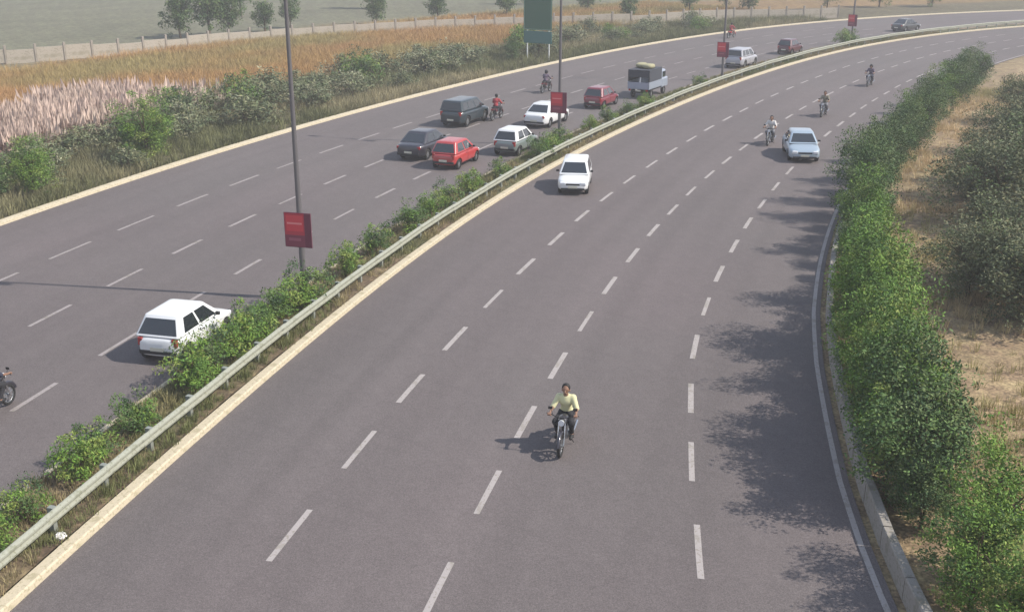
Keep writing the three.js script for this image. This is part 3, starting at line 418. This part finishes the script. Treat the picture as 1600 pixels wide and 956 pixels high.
// ------------------------------------------------------------------ small goods truck
const cloth = (r, g, b) => phys(r, g, b, .95, 0, { sheen: .3, sheenRoughness: .7 });
{
  const t = thing('pickup_truck', 'pickup truck with a pale blue-white bed under a dark canopy', 'truck');
  const wp = paintM(.30, .34, .42), r = .32;
  mesh('chassis', box(.8, .14, 4.3, 0, .5, 0, .02), BLACK, t);
  const cab = mesh('cab', merge([box(1.6, .75, 1.35, 0, .88, 1.42, .12), box(1.48, .72, 1.05, 0, 1.5, 1.24, .16)]), wp, t);
  mesh('windscreen', box(1.26, .48, .03, 0, 1.5, 1.772, .01), GLASS, t); mesh('rear_window', box(1.1, .36, .03, 0, 1.55, .71, .01), GLASS, t);
  for (const s of [-1, 1]) mesh('side_window', box(.03, .42, .62, s * .735, 1.5, 1.3, .01), GLASS, t);
  const bed = mesh('cargo_bed', merge([box(1.7, .08, 2.7, 0, .74, -.75, .01), box(.06, .5, 2.7, -.83, 1.0, -.75, .01), box(.06, .5, 2.7, .83, 1.0, -.75, .01), box(1.6, .5, .06, 0, 1.0, .56, .01)]), wp, t);
  mesh('tailgate', box(1.6, .46, .06, 0, .98, -2.09, .02), wp, bed);
  const cage = [], cm = mat(.03, .035, .045, .6, .3); for (const z of [-2.05, -1.4, -.75, -.1, .5]) for (const s of [-1, 1]) cage.push(rod([s * .82, 1.2, z], [s * .82, 2.05, z], .025)); for (const s of [-1, 1]) for (const y of [1.6, 2.05]) cage.push(rod([s * .82, y, -2.05], [s * .82, y, .5], .022)); cage.push(rod([-.82, 2.05, -2.05], [.82, 2.05, -2.05], .025), rod([-.82, 2.05, .5], [.82, 2.05, .5], .025));
  mesh('cage', merge(cage), cm, bed); mesh('canopy', merge([box(1.72, .05, 2.62, 0, 2.09, -.77, .02), box(.03, .86, 2.56, -.845, 1.66, -.77, .01), box(.03, .86, 2.56, .845, 1.66, -.77, .01), box(1.6, .5, .03, 0, 1.83, -2.05, .01)]), cloth(.045, .05, .065), bed);
  for (const s of [-1, 1]) { mesh('tail_light', box(.16, .14, .05, s * .68, .64, -2.11, .01), REDL, t); mesh('headlight', box(.26, .2, .06, s * .6, .86, 2.08, .03), LAMP, t); for (const z of [1.3, -1.35]) { const w = new THREE.Group(); w.name = 'wheel'; t.add(w); w.position.set(s * .7, r, z); mesh('tyre', tyreG(r, .2), TYRE, w); mesh('rim', rimG(r, .2), RIM, w); } }
  mesh('number_plate', box(.4, .12, .02, 0, .6, -2.14, .004), PLATE, t);
  place(t, 57.6, -3.85);
  const r2 = rng(9), sm = [mat(.52, .48, .26, .95), mat(.34, .32, .20, .95), mat(.10, .11, .13, .9)];
  [[-.3, 2.29, -.9, 1], [.42, 2.29, -.5, 1]].forEach(([x, y, z, m], i) => {
    const g = new THREE.SphereGeometry(1, 14, 10), P = g.attributes.position; for (let k = 0; k < P.count; k++) { const X = P.getX(k), Y = P.getY(k), Z = P.getZ(k), f = v3(X, Y, Z, i); P.setXYZ(k, Math.sign(X) * Math.pow(Math.abs(X), .7) * .42 * f, Math.sign(Y) * Math.pow(Math.abs(Y), .8) * .19 * f, Math.sign(Z) * Math.pow(Math.abs(Z), .7) * .5 * f); } g.computeVertexNormals();
    const k = mesh(numbered('sack'), g, sm[m]); tag(k, `straw coloured filled sack on top of the pickup truck, ${i ? 'nearer the median' : 'farther from the median'}`, 'sack', 'sacks on the pickup truck'); place(k, 57.6, -3.85); k.position.add(new THREE.Vector3(x, y, z).applyAxisAngle(new THREE.Vector3(0, 1, 0), k.rotation.y)); k.rotation.y += (r2() - .5) * .3;
  });
}
function v3(x, y, z, s) { return .94 + .12 * vnoise(x * 2 + 4 + s, y * 2 + z * 1.5 + 8, 300 + s); }

// ------------------------------------------------------------------ riders: one continuous body meshed from tapered capsules
function blob(bones, k, c, half, res, carve) {
  const mc = new MarchingCubes(res, leafMat, false, false, 90000); mc.isolation = 0; const f = mc.field, hs = res / 2;
  const B = bones.map(([a, b, r0, r1]) => ({ a, d: [b[0] - a[0], b[1] - a[1], b[2] - a[2]], r0, r1 })); B.forEach((q) => { q.l = q.d[0] ** 2 + q.d[1] ** 2 + q.d[2] ** 2 + 1e-9; });
  for (let z = 0; z < res; z++) for (let y = 0; y < res; y++) for (let x = 0; x < res; x++) {
    const px = c[0] + (x - hs) / hs * half, py = c[1] + (y - hs) / hs * half, pz = c[2] + (z - hs) / hs * half; let d = 9;
    for (const q of B) { const ax = px - q.a[0], ay = py - q.a[1], az = pz - q.a[2], t = clamp((ax * q.d[0] + ay * q.d[1] + az * q.d[2]) / q.l); const e = Math.hypot(ax - q.d[0] * t, ay - q.d[1] * t, az - q.d[2] * t) - lerp(q.r0, q.r1, t); if (e > d + k) continue; const h = Math.max(k - Math.abs(d - e), 0) / k; d = Math.min(d, e) - h * h * k * .25; }
    if (carve) d = Math.max(d, carve(px, py, pz)); f[x + y * res + z * res * res] = -d;
  }
  mc.update(); const n = mc.count, P = new Float32Array(n * 3), N = new Float32Array(n * 3);
  for (let i = 0; i < n; i++) { for (let j = 0; j < 3; j++) P[i * 3 + j] = c[j] + mc.positionArray[i * 3 + j] * half; const a = mc.normalArray[i * 3], b = mc.normalArray[i * 3 + 1], e = mc.normalArray[i * 3 + 2], l = Math.hypot(a, b, e) || 1; N[i * 3] = a / l; N[i * 3 + 1] = b / l; N[i * 3 + 2] = e / l; }
  const g = new THREE.BufferGeometry(); g.setAttribute('position', new THREE.BufferAttribute(P, 3)); g.setAttribute('normal', new THREE.BufferAttribute(N, 3)); return g;
}
const RIDER = (() => {
  const J = { pel: [0, .86, -.14], wai: [0, 1.02, -.11], che: [0, 1.22, -.05], nek: [0, 1.38, 0], hed: [0, 1.53, .04] };
  const torso = (e) => [[J.pel, J.wai, .125 + e, .115 + e], [J.wai, J.che, .115 + e, .135 + e], [[-.07, 1.24, -.04], [.07, 1.24, -.04], .115 + e, .115 + e], [J.che, [0, 1.33, -.02], .12 + e, .08 + e], [[-.17, 1.32, -.02], [.17, 1.32, -.02], .06 + e, .06 + e], [[-.09, .86, -.14], [.09, .86, -.14], .11 + e, .11 + e]];
  const arm = (s, e, f = 1) => { const sh = [s * .185, 1.32, -.02], el = [s * .30, 1.10, .14], wr = [s * .325, 1.045, .40]; return f < 1 ? [[sh, el, .058 + e, .050 + e]] : [[sh, el, .056 + e, .042 + e], [el, wr, .042 + e, .028 + e]]; };
  const leg = (s, e) => [[[s * .10, .85, -.12], [s * .20, .77, .30], .092 + e, .064 + e], [[s * .20, .77, .30], [s * .18, .40, .10], .060 + e, .040 + e]];
  const foot = (s, e) => [[[s * .18, .37, .08], [s * .185, .345, .28], .042 + e, .034 + e]];
  const all = [...torso(0)]; for (const s of [-1, 1]) all.push(...arm(s, 0), ...leg(s, 0), ...foot(s, 0)); all.push([[0, 1.33, -.01], [0, 1.46, .03], .055, .055]);
  const head = blob([[[0, 1.585, .02], [0, 1.555, .045], .092, .09], [[0, 1.50, .075], [0, 1.465, .085], .06, .045], [[0, 1.545, .135], [0, 1.515, .158], .012, .017], [[-.088, 1.54, .03], [-.096, 1.52, .03], .016, .02], [[.088, 1.54, .03], [.096, 1.52, .03], .016, .02], [[-.03, 1.478, .13], [.03, 1.478, .13], .008, .008], [[0, 1.5, .02], [0, 1.4, .005], .052, .055]], .02, [0, 1.54, .05], .2, 60);
  const hands = [-1, 1].map((s) => { const w = [s * .325, 1.045, .40], B = [[w, [s * .33, 1.045, .455], .026, .03], [[s * .305, 1.05, .455], [s * .365, 1.05, .455], .02, .02]]; [[.295, .0085, .9], [.318, .0095, 1], [.341, .009, .97], [.362, .008, .85]].forEach(([x, r, l]) => { B.push([[s * x, 1.056, .47], [s * x, 1.046, .47 + .035 * l], r, r], [[s * x, 1.046, .47 + .035 * l], [s * x, 1.018, .47 + .03 * l], r, r * .95], [[s * x, 1.018, .47 + .03 * l], [s * x, 1.008, .475], r * .95, r * .85]); }); B.push([[s * .30, 1.03, .43], [s * .282, 1.012, .455], .012, .011], [[s * .282, 1.012, .455], [s * .29, 1.005, .482], .011, .0095]); return blob(B, .008, [s * .33, 1.035, .455], .1, 48); });
  const body = merge([blob(all, .05, [0, .86, .03], .8, 84), head, ...hands]);
  const shirtB = torso(.014); for (const s of [-1, 1]) shirtB.push(...arm(s, .014, .5));
  const trB = [[[-.08, .86, -.14], [.08, .86, -.14], .122, .122], [J.pel, [0, .96, -.12], .135, .128]]; for (const s of [-1, 1]) trB.push(...leg(s, .016));
  const hairB = [[[0, 1.60, .01], [0, 1.57, .025], .103, .10], [[0, 1.53, -.02], [0, 1.56, 0], .09, .09]];
  return { body, shirt: blob(shirtB, .05, [0, 1.1, .0], .55, 64, (x, y) => Math.max(.93 - y, y - 1.415)), trousers: blob(trB, .05, [0, .68, .05], .55, 60, (x, y) => Math.max(y - .955, .41 - y)), hair: blob(hairB, .03, [0, 1.57, .02], .2, 40, (x, y, z) => Math.max(z - .075 + (1.6 - y) * .0, 1.49 + Math.max(0, z + .0) * .9 - y)), helmet: blob([[[0, 1.60, .02], [0, 1.56, .035], .128, .125], [[0, 1.5, 0], [0, 1.5, .04], .11, .11]], .04, [0, 1.56, .03], .24, 44, (x, y, z) => Math.max(1.455 - y, Math.min(z - .09, 1.595 - y))), shoes: [-1, 1].map((s) => blob([[[s * .18, .365, .05], [s * .186, .34, .29], .056, .044]], .02, [s * .183, .35, .17], .22, 36)) };
})();
const SKIN = mat(.24, .13, .085, .6), HAIR = mat(.012, .011, .011, .7);
function rider(label, shirt, trousers, s, a, back, cover, hm) {
  const t = mesh(numbered('person'), RIDER.body, SKIN); tag(t, label, 'person', 'motorcycle riders');
  mesh('shirt', RIDER.shirt, shirt, t); mesh('trousers', RIDER.trousers, trousers, t); if (cover === 'helmet') mesh('helmet', RIDER.helmet, hm, t); else mesh('hair', RIDER.hair, HAIR, t); RIDER.shoes.forEach((g) => mesh('shoe', g, BLACK, t));
  return place(t, s, a, 0, back);
}
// ------------------------------------------------------------------ motorcycles
const BIKE = (() => {
  const r = .30, tyre = (() => { const g = new THREE.TorusGeometry(r - .045, .045, 10, 30); g.rotateY(Math.PI / 2); return g; })(), sp = [new THREE.CylinderGeometry(.045, .045, .12, 12).rotateZ(Math.PI / 2), new THREE.TorusGeometry(r - .085, .014, 6, 26).rotateY(Math.PI / 2)];
  for (let i = 0; i < 5; i++) { const b = new THREE.BoxGeometry(.018, (r - .08) * 2, .03); b.rotateX(i * Math.PI / 5); sp.push(b); }
  const tank = (() => { const g = new THREE.SphereGeometry(1, 20, 14), P = g.attributes.position; for (let i = 0; i < P.count; i++) { const z = P.getZ(i), w = z > 0 ? .15 : .15 - .06 * -z; P.setXYZ(i, P.getX(i) * w, P.getY(i) * (P.getY(i) < 0 ? .1 : .13) + z * .03, z * .27); } g.computeVertexNormals(); g.translate(0, .83, .22); return g; })();
  const guard = (z, a0, a1) => { const g = new THREE.TorusGeometry(r + .03, .06, 6, 16, a1 - a0); g.scale(1, 1, .9); g.rotateZ(a0); g.rotateY(-Math.PI / 2); g.translate(0, r, z); return g; };
  return { r, tyre, rim: merge(sp), tank,
    seat: merge([box(.24, .09, .34, 0, .80, -.14, .04), box(.22, .08, .34, 0, .84, -.42, .035)]), tail: box(.2, .12, .42, 0, .73, -.48, .05), side: merge([box(.03, .2, .3, -.12, .66, -.22, .01), box(.03, .2, .3, .12, .66, -.22, .01)]),
    frame: merge([rod([0, .88, .42], [0, .45, .3], .022), rod([0, .45, .3], [0, .34, -.1], .022), rod([0, .34, -.1], [0, .7, -.2], .022), rod([0, .86, .4], [0, .7, -.3], .025), rod([-.09, .36, -.1], [-.09, .3, -.66], .02), rod([.09, .36, -.1], [.09, .3, -.66], .02), rod([-.1, .3, -.62], [-.12, .7, -.48], .026), rod([.1, .3, -.62], [.12, .7, -.48], .026)]),
    engine: merge([box(.24, .22, .36, 0, .40, .08, .05), box(.17, .2, .17, 0, .57, .18, .02)]), fork: merge([rod([-.08, .30, .66], [-.08, .92, .44], .022), rod([.08, .30, .66], [.08, .92, .44], .022)]),
    bar: tube([[-.40, 1.02, .40], [-.3, 1.03, .44], [-.1, .97, .47], [.1, .97, .47], [.3, 1.03, .44], [.40, 1.02, .40]], .014, .014, 7), lamp: (() => { const g = new THREE.SphereGeometry(.095, 16, 12); g.scale(1, 1, .7); g.translate(0, .88, .53); return g; })(), lens: new THREE.CylinderGeometry(.078, .078, .03, 18).rotateX(Math.PI / 2).translate(0, .88, .593),
    pipe: tube([[.1, .42, .28], [.14, .3, .1], [.16, .3, -.3], [.17, .36, -.75]], .024, .04, 8), fg: guard(.66, .25, 2.2), rg: guard(-.64, .9, 2.9), tl: box(.12, .07, .05, 0, .74, -.72, .015), pl: box(.17, .12, .01, 0, .58, -.78, 0), mir: [-1, 1].map((s) => merge([rod([s * .24, 1.02, .45], [s * .3, 1.17, .42], .007), box(.11, .07, .02, s * .31, 1.19, .42, .008)])), peg: merge([rod([-.24, .31, .12], [.24, .31, .12], .014), rod([.08, .25, -.05], [.2, .05, -.12], .012)]) };
})();
function motorcycle(label, paint, s, a, back) {
  const t = thing('motorcycle', label, 'motorcycle', 'motorcycles on the road');
  for (const z of [.66, -.64]) { const w = new THREE.Group(); w.name = 'wheel'; w.position.set(0, BIKE.r, z); t.add(w); mesh('tyre', BIKE.tyre, TYRE, w); mesh('rim', BIKE.rim, RIM, w); }
  mesh('fuel_tank', BIKE.tank, paint, t); mesh('seat', BIKE.seat, BLACK, t); mesh('tail', BIKE.tail, paint, t); mesh('side_panel', BIKE.side, paint, t); mesh('frame', BIKE.frame, BLACK, t); mesh('engine', BIKE.engine, RIM, t); mesh('fork', BIKE.fork, CHROME, t);
  const hb = mesh('handlebar', BIKE.bar, BLACK, t); BIKE.mir.forEach((g) => mesh('mirror', g, BLACK, hb)); const hl = mesh('headlight', BIKE.lamp, BLACK, t); mesh('lens', BIKE.lens, LAMP, hl);
  mesh('exhaust', BIKE.pipe, CHROME, t); mesh('mudguard', BIKE.fg, paint, t); mesh('mudguard', BIKE.rg, BLACK, t); mesh('tail_light', BIKE.tl, REDL, t); mesh('number_plate', BIKE.pl, PLATE, t); mesh('footrest', BIKE.peg, BLACK, t);
  return place(t, s, a, 0, back);
}
const C = { cream: cloth(.62, .60, .36), navy: cloth(.03, .035, .06), black: cloth(.025, .025, .03), red: cloth(.36, .05, .06), grey: cloth(.16, .16, .18), white: cloth(.6, .58, .56), maroon: cloth(.16, .03, .07), plum: cloth(.14, .11, .15), khaki: cloth(.22, .20, .15), brown: cloth(.2, .12, .1) };
[['black motorcycle approaching in the foreground lane', DARK, -2.6, 9.2, true, 'rider in a cream yellow shirt on the foreground motorcycle', C.cream, C.black, 'hair'],
  ['dark motorcycle cut by the left edge of the picture', DARK, -4.25, -6.1, false, 'dark-clothed rider cut by the left edge of the picture', C.navy, C.black, 'helmet'],
  ['motorcycle just right of the dark teal car', MAROON, 43.0, -9.2, false, 'rider in red just right of the dark teal car', C.red, C.black, 'hair'],
  ['dark motorcycle left of the second lamp post board', MAROON, 55.4, -11.4, false, 'dark-clothed rider left of the second lamp post board', C.plum, C.black, 'helmet'],
  ['red motorcycle by the far kerb near the third lamp post board', RED, 100.5, -15.6, false, 'rider in red by the far kerb near the third lamp post board', C.red, C.brown, 'hair'],
  ['motorcycle approaching just left of the pale blue car', CHAR, 42.0, 9.35, true, 'dark-haired rider in pale clothes just left of the pale blue car', C.white, C.grey, 'hair'],
  ['motorcycle approaching behind the pale blue car', CHAR, 54.0, 10.2, true, 'rider in khaki approaching behind the pale blue car', C.khaki, C.grey, 'hair'],
  ['farthest oncoming motorcycle on the near carriageway', DARK, 71.2, 9.8, true, 'rider in plum grey on the farthest oncoming motorcycle', C.plum, C.navy, 'helmet']]
  .forEach(([l, p, s, a, b, rl, sh, tr, cov]) => { motorcycle(l, p, s, a, b); rider(rl, sh, tr, s, a, b, cov, BLACK); });

// ------------------------------------------------------------------ a scrap of litter on the median
{
  const g = new THREE.IcosahedronGeometry(.11, 2), P = g.attributes.position; for (let i = 0; i < P.count; i++) { const k = .6 + .8 * vnoise(P.getX(i) * 22 + 9, P.getY(i) * 22 + P.getZ(i) * 17 + 9, 8); P.setXYZ(i, P.getX(i) * k * 1.3, P.getY(i) * k * .6, P.getZ(i) * k); } g.computeVertexNormals();
  const o = mesh('litter', g, mat(.7, .68, .66, .8)); tag(o, 'small crumpled white litter on the median between rail and cream kerb', 'litter'); o.position.set(...at(-9.7, -.42, .2));
}
renderer.render(scene, camera);
